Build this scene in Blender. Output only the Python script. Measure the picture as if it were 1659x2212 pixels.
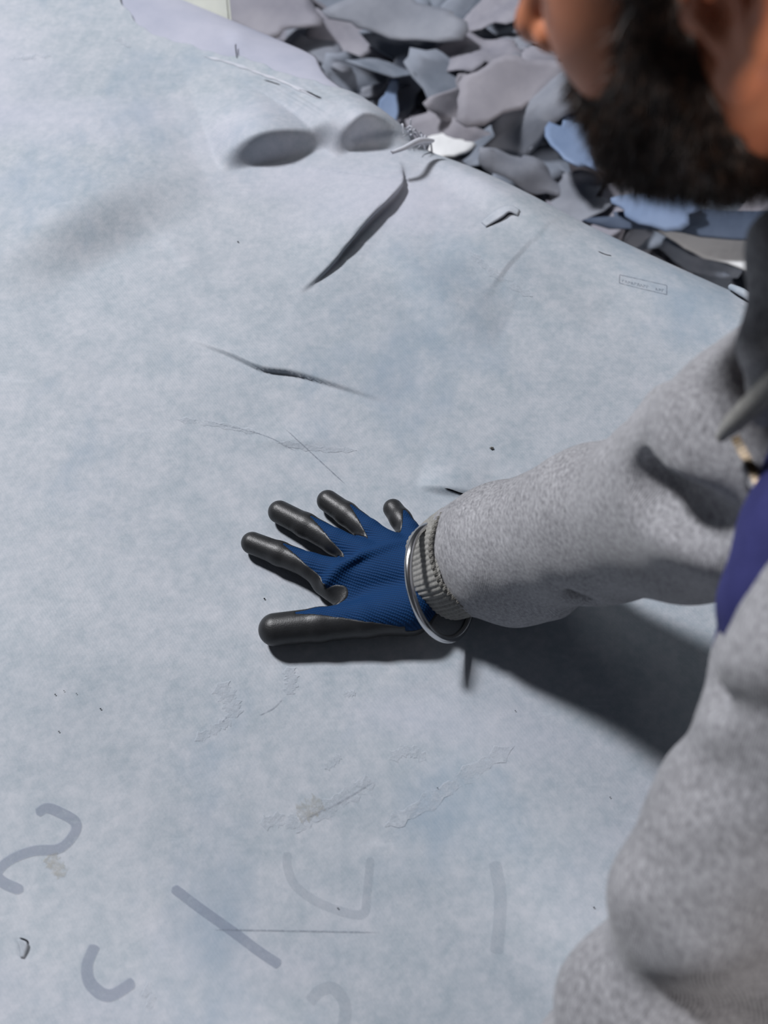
import bpy, bmesh, math, random
import numpy as np
from mathutils import Vector

for o in list(bpy.data.objects):
    bpy.data.objects.remove(o, do_unlink=True)
S = bpy.context.scene
COL = S.collection
rng = random.Random(7)
V3 = lambda *a: np.array(a, dtype=float)

# ------------------------------------------------------------------ camera
FPX, PITCH, CAM = 2450.0, math.radians(58), V3(0, 0, 1.724)
c_fw = V3(0, math.cos(PITCH), -math.sin(PITCH))
c_up = V3(0, math.sin(PITCH), math.cos(PITCH))
c_rt = V3(1, 0, 0)
cd = bpy.data.cameras.new('camera')
cam = bpy.data.objects.new('camera', cd)
COL.objects.link(cam)
cam.location = CAM
cam.rotation_euler = (math.pi / 2 - PITCH, 0, 0)
cd.sensor_fit = 'VERTICAL'
cd.sensor_height = 36
cd.lens = FPX / 2212 * 36
cd.clip_start = 0.02
cd.dof.use_dof = True
cd.dof.focus_distance = 1.06
cd.dof.aperture_fstop = 4.5
S.camera = cam

# ------------------------------------------------------------------ world, lamps, exposure
w = bpy.data.worlds.new('world')
S.world = w
w.use_nodes = True
w.node_tree.nodes['Background'].inputs[0].default_value = (0.80, 0.86, 1.0, 1)
w.node_tree.nodes['Background'].inputs[1].default_value = 0.045


def lamp(name, loc, target, sx, sy, power, col):
    d = bpy.data.lights.new(name, 'AREA')
    d.shape = 'RECTANGLE'
    d.size, d.size_y, d.energy, d.color = sx, sy, power, col
    o = bpy.data.objects.new(name, d)
    COL.objects.link(o)
    o.location = loc
    o.rotation_euler = (Vector(target) - Vector(loc)).to_track_quat('-Z', 'Z').to_euler()
    return o


# a high hall lamp far left, a lamp behind the man on the right, a tube over the table's far side
lamp('tube_lamp', (-2.30, 2.50, 4.40), (0.0, 0.5, 0.8), 0.55, 0.55, 262, (0.97, 0.97, 1.0))
lamp('tube_lamp', (1.80, -0.92, 1.80), (0.25, 0.3, 1.2), 0.6, 0.4, 30, (1.0, 0.93, 0.90))
lamp('tube_lamp', (0.00, 1.70, 2.95), (0.1, 0.8, 0.8), 1.2, 0.20, 5, (0.96, 0.98, 1.0))
S.view_settings.view_transform = 'Standard'
S.view_settings.look = 'None'
S.view_settings.exposure = -0.06
S.view_settings.gamma = 1.0
S.view_settings.use_curve_mapping = False

# ------------------------------------------------------------------ pixel helpers


def ray(x, y):
    return c_fw + c_rt * (x - 829.5) / FPX + c_up * (1106 - y) / FPX


def onz(x, y, z):
    d = ray(x, y)
    return CAM + d * (z - CAM[2]) / d[2]


def dep(x, y, D):
    return CAM + ray(x, y) * D


TF = V3(-0.8353, 0.5498, 0)            # table's long direction, also the way the man faces
TF /= np.linalg.norm(TF)
TL = V3(-TF[1], TF[0], 0)              # the man's left


def M(f, l, z):
    return TF * f + TL * l + V3(0, 0, z)


def fl(P):
    P = np.asarray(P)
    return P[..., 0] * TF[0] + P[..., 1] * TF[1], P[..., 0] * TL[0] + P[..., 1] * TL[1]


# ------------------------------------------------------------------ materials


def srgb(r, g, b):
    f = lambda c: (c / 255 / 12.92) if c <= 10 else ((c / 255 + 0.055) / 1.055) ** 2.4
    return (f(r), f(g), f(b), 1)


class Mat:
    def __init__(s, name, rough=0.6, spec=0.5):
        s.m = bpy.data.materials.new(name)
        s.m.use_nodes = True
        s.nt = s.m.node_tree
        s.b = s.nt.nodes['Principled BSDF']
        s.b.inputs['Roughness'].default_value = rough
        s.b.inputs['Specular IOR Level'].default_value = spec
        s.tc = s.nt.nodes.new('ShaderNodeTexCoord').outputs['Object']

    def n(s, t, **kw):
        nd = s.nt.nodes.new(t)
        for k, v in kw.items():
            if k in nd.inputs:
                if hasattr(v, 'links') or hasattr(v, 'is_linked'):
                    s.nt.links.new(v, nd.inputs[k])
                else:
                    nd.inputs[k].default_value = v
            else:
                setattr(nd, k, v)
        return nd

    def link(s, a, b):
        s.nt.links.new(a, b)

    def noise(s, scale, detail=4, rough=0.6, vec=None, dist=0.0):
        return s.n('ShaderNodeTexNoise', Scale=scale, Detail=detail, Roughness=rough, Distortion=dist,
                   Vector=vec or s.tc).outputs['Fac']

    def ramp(s, fac, stops):
        r = s.nt.nodes.new('ShaderNodeValToRGB')
        e = r.color_ramp.elements
        while len(e) < len(stops):
            e.new(0.5)
        for i, (p, c) in enumerate(stops):
            e[i].position = p
            e[i].color = c if len(c) == 4 else (*c, 1)
        s.link(fac, r.inputs[0])
        return r.outputs[0]

    def mix(s, fac, a, b, mode='MIX'):
        nd = s.nt.nodes.new('ShaderNodeMix')
        nd.data_type = 'RGBA'
        nd.blend_type = mode
        for v, i in ((fac, 0), (a, 6), (b, 7)):
            if hasattr(v, 'is_linked'):
                s.link(v, nd.inputs[i])
            else:
                nd.inputs[i].default_value = v
        return nd.outputs[2]

    def math(s, op, a, b=0.0, clamp=False):
        nd = s.nt.nodes.new('ShaderNodeMath')
        nd.operation = op
        nd.use_clamp = clamp
        for i, v in enumerate((a, b)):
            if hasattr(v, 'is_linked'):
                s.link(v, nd.inputs[i])
            else:
                nd.inputs[i].default_value = v
        return nd.outputs[0]

    def mapping(s, rot=(0, 0, 0), scale=(1, 1, 1)):
        nd = s.n('ShaderNodeMapping', Vector=s.tc)
        nd.inputs['Rotation'].default_value = rot
        nd.inputs['Scale'].default_value = scale
        return nd.outputs[0]

    def color(s, c):
        if hasattr(c, 'is_linked'):
            s.link(c, s.b.inputs['Base Color'])
        else:
            s.b.inputs['Base Color'].default_value = c

    def bump(s, h, strength=0.3, dist=0.001):
        nd = s.n('ShaderNodeBump', Strength=strength, Distance=dist)
        s.link(h, nd.inputs['Height'])
        s.link(nd.outputs[0], s.b.inputs['Normal'])


BLK, WHT = (0, 0, 0, 1), (1, 1, 1, 1)


def hide_material():
    m = Mat('dyed_leather', 0.62, 0.35)
    base = m.ramp(m.noise(3.2, 6, 0.62, dist=0.4), [(0.30, srgb(138, 150, 159)), (0.5, srgb(162, 170, 176)), (0.70, srgb(181, 184, 190))])
    fine = m.ramp(m.noise(38, 6, 0.7), [(0.35, srgb(142, 156, 168)), (0.65, srgb(186, 189, 198))])
    c = m.mix(0.48, base, fine)
    c = m.mix(0.22, c, m.ramp(m.noise(120, 4, 0.7), [(0.38, srgb(142, 153, 163)), (0.62, srgb(192, 193, 200))]))
    # faded lilac drifts and deeper blue stained drifts
    lil = m.ramp(m.noise(2.1, 3, 0.5, vec=m.mapping((0, 0, 0.7), (1, 2.2, 1))), [(0.52, BLK), (0.70, WHT)])
    c = m.mix(m.math('MULTIPLY', lil, 0.5), c, srgb(192, 191, 206))
    blu = m.ramp(m.noise(4.0, 5, 0.65, vec=m.mapping((0, 0, -0.5), (1.6, 1, 1))), [(0.55, BLK), (0.72, WHT)])
    c = m.mix(m.math('MULTIPLY', blu, 0.55), c, srgb(126, 146, 164))
    scuff = m.ramp(m.noise(22, 8, 0.75, vec=m.mapping((0, 0, 0.9), (0.35, 1.6, 1))), [(0.62, BLK), (0.74, WHT)])
    c = m.mix(m.math('MULTIPLY', scuff, 0.35), c, srgb(196, 202, 210))
    tw = m.n('ShaderNodeTexWave', Scale=120.0, Distortion=1.6, Detail=1.0, Vector=m.mapping((0, 0, -0.62)))
    c = m.mix(m.math('MULTIPLY', tw.outputs['Fac'], 0.035), c, srgb(205, 208, 214))
    m.color(c)
    h = m.math('ADD', m.math('MULTIPLY', m.noise(240, 3, 0.6), 0.6), m.math('MULTIPLY', tw.outputs['Fac'], 0.14))
    h = m.math('ADD', h, m.math('MULTIPLY', m.noise(18, 4, 0.5), 2.2))
    m.bump(h, 0.28, 0.0012)
    rr = m.ramp(m.noise(6, 4), [(0.3, (0.55,) * 3), (0.7, (0.68,) * 3)])
    m.link(rr, m.b.inputs['Roughness'])
    return m.m


def plain_leather(name, c1, c2):
    m = Mat(name, 0.7, 0.3)
    m.color(m.ramp(m.noise(9, 5), [(0.35, c1), (0.65, c2)]))
    m.bump(m.noise(120, 3), 0.25, 0.001)
    return m.m


def knit_material(name, c1, c2, lines=230, strength=0.5, heather=0.9):
    m = Mat(name, 0.92, 0.15)
    h = m.noise(430, 3, 0.7, vec=m.mapping((0.4, 0.2, 0.5), (1, 0.45, 1)))
    big = m.noise(12, 4, 0.6)
    f = m.math('ADD', m.math('MULTIPLY', h, heather), m.math('MULTIPLY', big, 1 - heather))
    m.color(m.ramp(f, [(0.32, c1), (0.68, c2)]))
    wv = m.n('ShaderNodeTexWave', Scale=lines, Distortion=0.8, Detail=1.0, Vector=m.mapping((0.2, 0.5, 0.9)))
    m.bump(m.math('ADD', wv.outputs['Fac'], h), strength, 0.0008)
    m.b.inputs['Sheen Weight'].default_value = 0.25
    m.b.inputs['Sheen Roughness'].default_value = 0.5
    return m.m


MAT = {}
MAT['hide'] = hide_material()
MAT['under'] = plain_leather('lilac_leather', srgb(160, 164, 180), srgb(176, 178, 192))
MAT['fleece'] = knit_material('heather_grey_fleece', srgb(104, 104, 108), srgb(182, 182, 186), 190, 0.4, 0.75)
MAT['rib'] = knit_material('grey_rib_knit', srgb(124, 123, 120), srgb(158, 157, 152), 260, 0.4)
MAT['fray'] = plain_leather('pale_fray', srgb(178, 182, 192), srgb(196, 198, 206))
MAT['thread'] = knit_material('dark_overlock_thread', srgb(88, 87, 84), srgb(140, 138, 132), 300, 0.5)


def blue_knit():
    m = Mat('blue_knit', 0.75, 0.2)
    ax = m.mapping((0, 0, math.radians(20)), (1, 1, 1))
    wv = m.n('ShaderNodeTexWave', Scale=135.0, Distortion=1.5, Detail=1.0, bands_direction='Y', Vector=ax)
    wx = m.n('ShaderNodeTexWave', Scale=150.0, Distortion=0.6, Detail=1.0, bands_direction='X', Vector=ax)
    k = m.math('MULTIPLY', wv.outputs['Fac'], m.math('ADD', m.math('MULTIPLY', wx.outputs['Fac'], 0.5), 0.5))
    c = m.ramp(k, [(0.0, srgb(4, 38, 76)), (0.8, srgb(8, 55, 102))])
    m.color(m.mix(m.math('MULTIPLY', m.noise(700, 2), 0.25), c, srgb(20, 72, 122)))
    m.bump(k, 0.6, 0.0008)
    return m.m


def coat_mat():
    m = Mat('black_foam_coating', 0.42, 0.5)
    m.color(m.ramp(m.noise(60, 3), [(0.3, srgb(34, 35, 37)), (0.7, srgb(44, 45, 47))]))
    m.bump(m.noise(900, 2, 0.6), 0.35, 0.0005)
    return m.m


MAT['knit'] = blue_knit()
MAT['coat'] = coat_mat()
m = Mat('brushed_steel', 0.22, 0.5)
m.b.inputs['Metallic'].default_value = 1.0
m.color(srgb(205, 205, 206))
m.bump(m.noise(90, 4), 0.08, 0.0005)
MAT['steel'] = m.m
m = Mat('brass_zip', 0.35)
m.b.inputs['Metallic'].default_value = 0.3
m.color(m.ramp(m.noise(200, 2), [(0.3, srgb(62, 50, 32)), (0.7, srgb(108, 88, 58))]))
MAT['brass'] = m.m
m = Mat('navy_jersey', 0.85, 0.2)
m.color(m.ramp(m.noise(25, 4), [(0.3, srgb(44, 46, 92)), (0.7, srgb(62, 64, 118))]))
m.bump(m.noise(300, 2), 0.3, 0.0006)
MAT['navy'] = m.m
m = Mat('skin', 0.5, 0.4)
sk = m.ramp(m.noise(30, 4), [(0.3, srgb(176, 108, 76)), (0.7, srgb(202, 132, 96))])
sk = m.mix(m.math('MULTIPLY', m.ramp(m.noise(9, 3), [(0.45, BLK), (0.7, WHT)]), 0.35), sk, srgb(184, 104, 84))
m.color(sk)
m.b.inputs['Subsurface Weight'].default_value = 0.15
m.b.inputs['Subsurface Radius'].default_value = (0.01, 0.004, 0.002)
m.b.inputs['Subsurface Scale'].default_value = 0.5
m.bump(m.noise(380, 3), 0.2, 0.0006)
MAT['skin'] = m.m
m = Mat('dark_hair', 0.5, 0.5)
m.color(m.ramp(m.noise(160, 3), [(0.35, srgb(24, 18, 15)), (0.58, srgb(62, 44, 34)), (0.75, srgb(120, 88, 66))]))
MAT['hair'] = m.m
m = Mat('eye_white', 0.2)
m.color(srgb(225, 220, 214))
MAT['eye'] = m.m
m = Mat('charcoal_trouser', 0.9, 0.2)
m.color(m.ramp(m.noise(80, 3), [(0.3, srgb(38, 40, 46)), (0.7, srgb(54, 56, 64))]))
MAT['trouser'] = m.m
m = Mat('shoe_black', 0.5)
m.color(srgb(26, 26, 28))
MAT['shoe'] = m.m
m = Mat('table_board', 0.6)
m.color(m.ramp(m.noise(14, 6, vec=m.mapping((0, 0, 0.58), (0.2, 3, 1))), [(0.3, srgb(120, 100, 76)), (0.7, srgb(160, 138, 108))]))
MAT['board'] = m.m
m = Mat('painted_steel', 0.45)
m.color(srgb(70, 76, 80))
MAT['legs'] = m.m
m = Mat('concrete', 0.8, 0.3)
m.color(m.ramp(m.noise(5, 8, 0.7), [(0.3, srgb(96, 96, 98)), (0.7, srgb(128, 127, 126))]))
m.bump(m.noise(60, 5), 0.3, 0.002)
MAT['concrete'] = m.m
m = Mat('white_film', 0.3, 0.5)
m.color(srgb(232, 234, 236))
m.bump(m.noise(26, 4, 0.6), 0.5, 0.006)
MAT['film'] = m.m
m = Mat('cream_card', 0.7)
m.color(m.ramp(m.noise(20), [(0.3, srgb(178, 182, 176)), (0.7, srgb(194, 197, 188))]))
MAT['card'] = m.m


def decal(name, c, alpha, lo=0.35, hi=0.6, scale=120):
    m = Mat(name, 0.75, 0.2)
    m.color(c)
    a = m.ramp(m.noise(scale, 6, 0.7), [(lo, BLK), (hi, (alpha,) * 3 + (1,))])
    m.link(a, m.b.inputs['Alpha'])
    return m.m


MAT['chalk'] = decal('blue_grey_marker', srgb(136, 146, 166), 0.36, 0.1, 0.5)
MAT['faint'] = decal('faded_marker', srgb(136, 148, 162), 0.13, 0.1, 0.5)
MAT['scuff'] = decal('pale_scuff', srgb(192, 199, 208), 0.7, 0.38, 0.66, 90)
MAT['stain'] = decal('ochre_stain', srgb(172, 170, 160), 0.5, 0.38, 0.7, 200)
MAT['ink'] = decal('grey_ink', srgb(104, 112, 126), 0.5, 0.2, 0.6, 300)
MAT['scratch'] = decal('dark_scratch', srgb(112, 120, 134), 0.4, 0.25, 0.6, 300)
m = Mat('dark_gap', 0.9, 0.1)
m.color(srgb(22, 24, 30))
MAT['gap'] = m.m

SCRAP = [plain_leather('scrap_grey_%d' % i, srgb(*a), srgb(*b)) for i, (a, b) in enumerate([
    ((118, 123, 134), (140, 144, 154)), ((128, 128, 139), (150, 149, 158)),
    ((110, 119, 132), (136, 143, 156)), ((134, 133, 142), (154, 152, 160))])]
MAT['scrap_blue'] = plain_leather('scrap_blue', srgb(112, 132, 164), srgb(132, 150, 180))
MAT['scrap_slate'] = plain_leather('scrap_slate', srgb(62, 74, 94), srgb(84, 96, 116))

# ------------------------------------------------------------------ mesh helpers


def mesh(name, verts, faces, mat, parent=None, smooth=True):
    me = bpy.data.meshes.new(name)
    me.from_pydata([tuple(map(float, v)) for v in verts] if not isinstance(verts, np.ndarray) else verts.astype(float).tolist(), [],
                   faces if not isinstance(faces, np.ndarray) else faces.tolist())
    me.update()
    if smooth:
        me.polygons.foreach_set('use_smooth', [True] * len(me.polygons))
    o = bpy.data.objects.new(name, me)
    COL.objects.link(o)
    me.materials.append(mat)
    if parent is not None:
        o.parent = parent
        o.matrix_parent_inverse = Vector_inv(parent)
    return o


def Vector_inv(p):
    from mathutils import Matrix
    mtx = Matrix.Translation(p.location)
    q = p.parent
    while q is not None:
        q = q.parent
    return mtx.inverted() if p.parent is None else Matrix.Identity(4)


def empty(name, loc):
    o = bpy.data.objects.new(name, None)
    o.empty_display_size = 0.1
    COL.objects.link(o)
    o.location = loc
    return o


def tag(o, label=None, cat=None, group=None, kind=None):
    if label: o['label'] = label
    if cat: o['category'] = cat
    if group: o['group'] = group
    if kind: o['kind'] = kind
    return o


def grid_faces(nu, nv, cu=False, cv=False, off=0):
    i = np.arange(nu if cu else nu - 1)
    j = np.arange(nv if cv else nv - 1)
    I, J = np.meshgrid(i, j, indexing='ij')
    I2, J2 = (I + 1) % nu, (J + 1) % nv
    return (np.stack([I * nv + J, I2 * nv + J, I2 * nv + J2, I * nv + J2], -1).reshape(-1, 4) + off)


def box(name, c, ax, ay, half, mat, parent=None, bev=0.004):
    bm = bmesh.new()
    bmesh.ops.create_cube(bm, size=2)
    az = np.cross(ax, ay)
    for v in bm.verts:
        p = c + ax * v.co.x * half[0] + ay * v.co.y * half[1] + az * v.co.z * half[2]
        v.co = p
    bmesh.ops.bevel(bm, geom=bm.edges[:], offset=bev, segments=2, affect='EDGES')
    bmesh.ops.recalc_face_normals(bm, faces=bm.faces[:])
    me = bpy.data.meshes.new(name)
    bm.to_mesh(me)
    bm.free()
    me.materials.append(mat)
    o = bpy.data.objects.new(name, me)
    COL.objects.link(o)
    if parent is not None:
        o.parent = parent
        o.matrix_parent_inverse = Vector_inv(parent)
    return o


def resample(P, n):
    P = np.asarray(P, float)
    # Catmull-Rom through the points
    Q = np.vstack([2 * P[0] - P[1], P, 2 * P[-1] - P[-2]])
    out = []
    for t in np.linspace(0, len(P) - 1 - 1e-6, n):
        i = int(t)
        u = t - i
        a, b, c, d = Q[i:i + 4]
        out.append(0.5 * (2 * b + (c - a) * u + (2 * a - 5 * b + 4 * c - d) * u * u + (3 * b - a - 3 * c + d) * u ** 3))
    return np.array(out)


def tube(name, P, r, mat, parent=None, n=10, samples=None, cap=True, closed=False):
    P = resample(P, samples) if samples else np.asarray(P, float)
    N = len(P)
    r = np.interp(np.linspace(0, 1, N), np.linspace(0, 1, len(np.atleast_1d(r))), np.atleast_1d(r))
    T = (np.roll(P, -1, 0) - np.roll(P, 1, 0)) if closed else np.gradient(P, axis=0)
    T /= np.linalg.norm(T, axis=1)[:, None]
    u = np.cross(T[0], V3(0.3, 0.5, 0.81))
    Vv = []
    for i in range(N):
        u = u - T[i] * (u @ T[i])
        u /= np.linalg.norm(u)
        b = np.cross(T[i], u)
        a = np.linspace(0, 2 * np.pi, n, endpoint=False)
        Vv.append(P[i] + r[i] * (np.cos(a)[:, None] * u + np.sin(a)[:, None] * b))
    Vv = np.vstack(Vv)
    F = grid_faces(N, n, closed, True).tolist()
    if cap and not closed:
        F += [list(range(n))[::-1], list(range((N - 1) * n, N * n))]
    return mesh(name, Vv, F, mat, parent)


# ------------------------------------------------------------------ signed-distance modelling
f32 = np.float32


def cone(P, a, b, ra, rb):
    a, b = np.asarray(a, f32), np.asarray(b, f32)
    d = b - a
    t = np.clip(((P - a) @ d) / f32(d @ d), 0, 1)
    q = P - a - t[:, None] * d
    return np.sqrt((q * q).sum(1)) - (f32(ra) + f32(rb - ra) * t)


def ell(P, c, r, R=None):
    q = P - np.asarray(c, f32)
    if R is not None:
        q = q @ np.asarray(R, f32).T
    r = np.asarray(r, f32)
    k0 = np.sqrt(((q / r) ** 2).sum(1))
    k1 = np.sqrt(((q / (r * r)) ** 2).sum(1)) + f32(1e-6)
    return k0 * (k0 - 1) / k1


def smin(a, b, k):
    h = np.clip(0.5 + 0.5 * (b - a) / k, 0, 1).astype(f32)
    return b + (a - b) * h - k * h * (1 - h)


def smax(a, b, k):
    return -smin(-a, -b, k)


def snet(fn, lo, hi, h, cull=1.6):
    """surface nets over a box; fn takes (N,3) float32 points"""
    lo, hi = np.asarray(lo, float), np.asarray(hi, float)
    n = np.ceil((hi - lo) / h).astype(int) + 1
    B = 8
    nb = -(-n // B)
    cen = [(lo[k] + h * (B * np.arange(nb[k]) + (B - 1) / 2)).astype(f32) for k in range(3)]
    CP = np.stack(np.meshgrid(*cen, indexing='ij'), -1).reshape(-1, 3)
    cd_ = fn(CP)
    D = np.repeat(np.repeat(np.repeat(cd_.reshape(nb), B, 0), B, 1), B, 2).astype(f32)
    near = np.argwhere(np.abs(cd_.reshape(nb)) < h * B * 0.87 * cull)
    loc = np.stack(np.meshgrid(*[np.arange(B)] * 3, indexing='ij'), -1).reshape(-1, 3)
    for i in range(0, len(near), 1500):
        ix = (near[i:i + 1500, None, :] * B + loc[None]).reshape(-1, 3)
        P = (lo + h * ix).astype(f32)
        D[ix[:, 0], ix[:, 1], ix[:, 2]] = fn(P)
    D = np.ascontiguousarray(D[:n[0], :n[1], :n[2]])
    sg = D < 0
    c = n - 1
    acc = np.zeros((*c, 3), f32)
    cnt = np.zeros(c, f32)
    sl = lambda o, k: slice(o, o + c[k])
    for axis in range(3):
        others = [k for k in range(3) if k != axis]
        for o1 in (0, 1):
            for o2 in (0, 1):
                s0 = [None] * 3
                s1 = [None] * 3
                s0[axis], s1[axis] = sl(0, axis), sl(1, axis)
                s0[others[0]] = s1[others[0]] = sl(o1, others[0])
                s0[others[1]] = s1[others[1]] = sl(o2, others[1])
                d0, d1 = D[tuple(s0)], D[tuple(s1)]
                ch = sg[tuple(s0)] != sg[tuple(s1)]
                t = np.where(ch, d0 / np.where(ch, d0 - d1, 1), 0)
                cnt += ch
                acc[..., axis] += np.where(ch, t, 0)
                acc[..., others[0]] += np.where(ch, o1, 0)
                acc[..., others[1]] += np.where(ch, o2, 0)
    act = cnt > 0
    idx = -np.ones(c, int)
    idx[act] = np.arange(act.sum())
    I = np.argwhere(act)
    Vt = lo + h * (I + acc[act] / cnt[act][:, None])
    faces = []
    for axis in range(3):
        o = [k for k in range(3) if k != axis]
        s0 = [slice(1, c[k]) for k in range(3)]
        s1 = list(s0)
        s0[axis], s1[axis] = slice(0, c[axis]), slice(1, c[axis] + 1)
        a, b = sg[tuple(s0)], sg[tuple(s1)]
        for q, flip in (((a & ~b), False), ((~a & b), True)):
            E = np.argwhere(q)
            if not len(E):
                continue
            base = E.copy()
            base[:, o[0]] += 1
            base[:, o[1]] += 1
            def cell(d0, d1):
                e = base.copy()
                e[:, o[0]] -= d0
                e[:, o[1]] -= d1
                return idx[e[:, 0], e[:, 1], e[:, 2]]
            Q = np.stack([cell(1, 1), cell(0, 1), cell(0, 0), cell(1, 0)], -1)
            if flip ^ (axis == 1):
                Q = Q[:, ::-1]
            faces.append(Q)
    Fc = np.vstack(faces)
    Fc = Fc[(Fc >= 0).all(1)]
    return Vt, Fc


def sdf_obj(name, fn, lo, hi, h, mat, parent=None):
    Vt, Fc = snet(fn, lo, hi, h)
    return mesh(name, Vt, Fc, mat, parent)


# ------------------------------------------------------------------ floor
ZT = 0.80
fl_o = mesh('floor', [(-6, -5, 0), (6, -5, 0), (6, 7, 0), (-6, 7, 0)], [(0, 1, 2, 3)], MAT['concrete'], smooth=False)
tag(fl_o, 'grey concrete workshop floor', None, None, 'structure')

# ------------------------------------------------------------------ table
EDGE_L = -0.87          # crease where the hide starts to fall over the table's far edge
FE = -0.25              # table edge the man leans over
tb = tag(empty('work_table', M(0.75, -0.2, 0)), 'long work table covered with big grey-blue hides', 'table')
box('table_top', M(0.75, -0.17, ZT - 0.031), TF, TL, (1.0, 0.655, 0.018), MAT['board'], tb)
for a in (-0.15, 1.65):
    for b in (-0.72, 0.38):
        box('leg', M(a, b, 0.375), TF, TL, (0.03, 0.03, 0.3745), MAT['legs'], tb)
for b in (-0.72, 0.38):
    box('rail', M(0.75, b, 0.70), TF, TL, (0.87, 0.015, 0.03), MAT['legs'], tb)

# ------------------------------------------------------------------ hides
R_BEND = 0.12
FOLDS = []   # (polyline in (f,l), height, far width, near width)


def fold(px, h, wf, wn, z=ZT, flip=False, lean=0.0):
    pts = resample([onz(x, y, z)[:2] for x, y in px], 24)
    p3 = np.c_[pts, np.zeros(len(pts))]
    f, l = fl(p3)
    FOLDS.append((np.c_[f, l], h, wf, wn, flip, lean))


# px polylines run so that the steep, shaded side is on the viewer's side
fold([(468, 362), (540, 346), (620, 330), (730, 300)], 0.036, 0.085, 0.028, lean=0.35)
fold([(700, 342), (735, 322), (770, 309), (830, 306), (905, 318)], 0.040, 0.075, 0.026, lean=0.4)
fold([(640, 652), (700, 600), (742, 548), (790, 492), (845, 440), (862, 410), (858, 365)], 0.014, 0.050, 0.0060, lean=0.75)
fold([(390, 738), (500, 778), (570, 808), (640, 818), (740, 846), (860, 884)], 0.0065, 0.055, 0.0045, lean=0.5)
fold([(-60, 640), (60, 545), (180, 480), (300, 425), (440, 385)], 0.024, 0.13, 0.085)
fold([(800, 560), (900, 600), (1000, 690), (1090, 720)], 0.008, 0.08, 0.05)
fold([(900, 330), (1000, 405), (1110, 470), (1230, 520)], 0.012, 0.05, 0.03)
fold([(500, 60), (508, 90), (512, 125)], 0.004, 0.02, 0.006)
fold([(930, 560), (1050, 575), (1160, 640), (1300, 700)], 0.008, 0.07, 0.04)
fold([(610, 930), (680, 990), (740, 1040)], 0.0012, 0.02, 0.007)
fold([(290, 430), (330, 490), (430, 600)], 0.001, 0.03, 0.012)
fold([(350, 520), (400, 585), (450, 615)], 0.0012, 0.02, 0.006)
fold([(900, 1052), (970, 1066), (1060, 1074)], 0.006, 0.03, 0.006)
fold([(540, 960), (650, 962), (760, 975)], 0.002, 0.02, 0.01)


def fold_height(f, l):
    z = np.zeros(len(f))
    sh = np.zeros((len(f), 2))
    for pl, h, wf, wn, flip, lean in FOLDS:
        A, B = pl[:-1], pl[1:]
        lo = pl.min(0) - 4.5 * max(wf, wn)
        hi = pl.max(0) + 4.5 * max(wf, wn)
        sel = np.where((f > lo[0]) & (f < hi[0]) & (l > lo[1]) & (l < hi[1]))[0]
        if not len(sel):
            continue
        P = np.c_[f[sel], l[sel]]
        bd = np.full(len(P), 1e9)
        bs = np.zeros(len(P))
        bt = np.zeros(len(P))
        bn = np.zeros((len(P), 2))
        for k in range(len(A)):
            d = B[k] - A[k]
            t = ((P - A[k]) @ d) / (d @ d)
            tc = np.clip(t, 0, 1)
            q = P - A[k] - tc[:, None] * d
            dist = np.hypot(q[:, 0], q[:, 1])
            cr = d[0] * q[:, 1] - d[1] * q[:, 0]
            up = dist < bd
            bd = np.where(up, dist, bd)
            bs = np.where(up, np.sign(cr) * dist, bs)
            bt = np.where(up, (k + tc) / len(A), bt)
            bn = np.where(up[:, None], np.array([-d[1], d[0]]) / np.hypot(*d), bn)
        # is the far side (away from the camera, larger y) at positive cross product?
        mid = len(A) // 2
        d = B[mid] - A[mid]
        nrm = np.array([-d[1], d[0]])
        world = TF * nrm[0] + TL * nrm[1]
        if (world[1] < 0) != flip:
            bs = -bs
            bn = -bn
        env = np.sin(np.pi * np.clip(bt, 0, 1)) ** 1.1
        end = np.clip(1 - (np.abs(bd) - np.abs(bs)), 0, 1)
        far = np.exp(-(np.maximum(bs, 0) / wf) ** 1.4)
        s = np.clip(1 + np.minimum(bs, 0) / wn, 0, 1)
        near = s * s * (3 - 2 * s)
        groove = 0.04 * np.exp(-((bs + wn * 1.3) / (wn * 0.8 + 0.002)) ** 2)
        if lean:
            sh[sel] -= bn * (lean * h * env * np.where(bs > 0, np.exp(-(np.maximum(bs, 0) / (0.35 * wf)) ** 1.5), near))[:, None]
        z[sel] += h * env * end * (np.where(bs > 0, far, near) - groove)
    return z, sh


def wave_height(f, l):
    z = 0.0035 * np.sin(5.1 * f + 2.2 * l + 0.5) * np.sin(4.3 * l - 1.7 * f) + 0.002 * np.sin(11 * f - 7 * l + 1.1) * np.sin(9 * l + 3)
    # lie flat where the hand and the forearms press on it
    g = np.exp(-(((f - 0.27) / 0.22) ** 2 + ((l + 0.42) / 0.2) ** 2))
    return (z + 0.0055) * (1 - 0.9 * g)


def crease_shift(f):
    s = np.clip((np.asarray(f, float) - 0.62) / 0.16, 0, 1)
    return 0.085 * s * s * (3 - 2 * s)


def hide_point(f, a, lift=0.0):
    """f along the table; a = arc position across it, negative on top, positive past the crease"""
    f, a = np.asarray(f, float), np.asarray(a, float)
    l_eq = EDGE_L - a
    a = a - crease_shift(f)
    fh, sh = fold_height(f, l_eq)
    off = fh + wave_height(f, l_eq) + lift
    th = np.clip(a / R_BEND, 0, math.pi / 2 * 0.97)
    rest = np.maximum(a - R_BEND * math.pi / 2 * 0.97, 0)
    hx = np.where(a > 0, R_BEND * np.sin(th) + rest * np.cos(th), a)
    hz = np.where(a > 0, -(R_BEND - R_BEND * np.cos(th)) - rest * np.sin(th), 0)
    l = EDGE_L - crease_shift(f) - hx - off * np.sin(th)
    z = ZT + hz + off * np.cos(th)
    return TF[None] * (f + sh[:, 0])[:, None] + TL[None] * (l + sh[:, 1])[:, None] + np.c_[0 * z, 0 * z, z]


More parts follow.
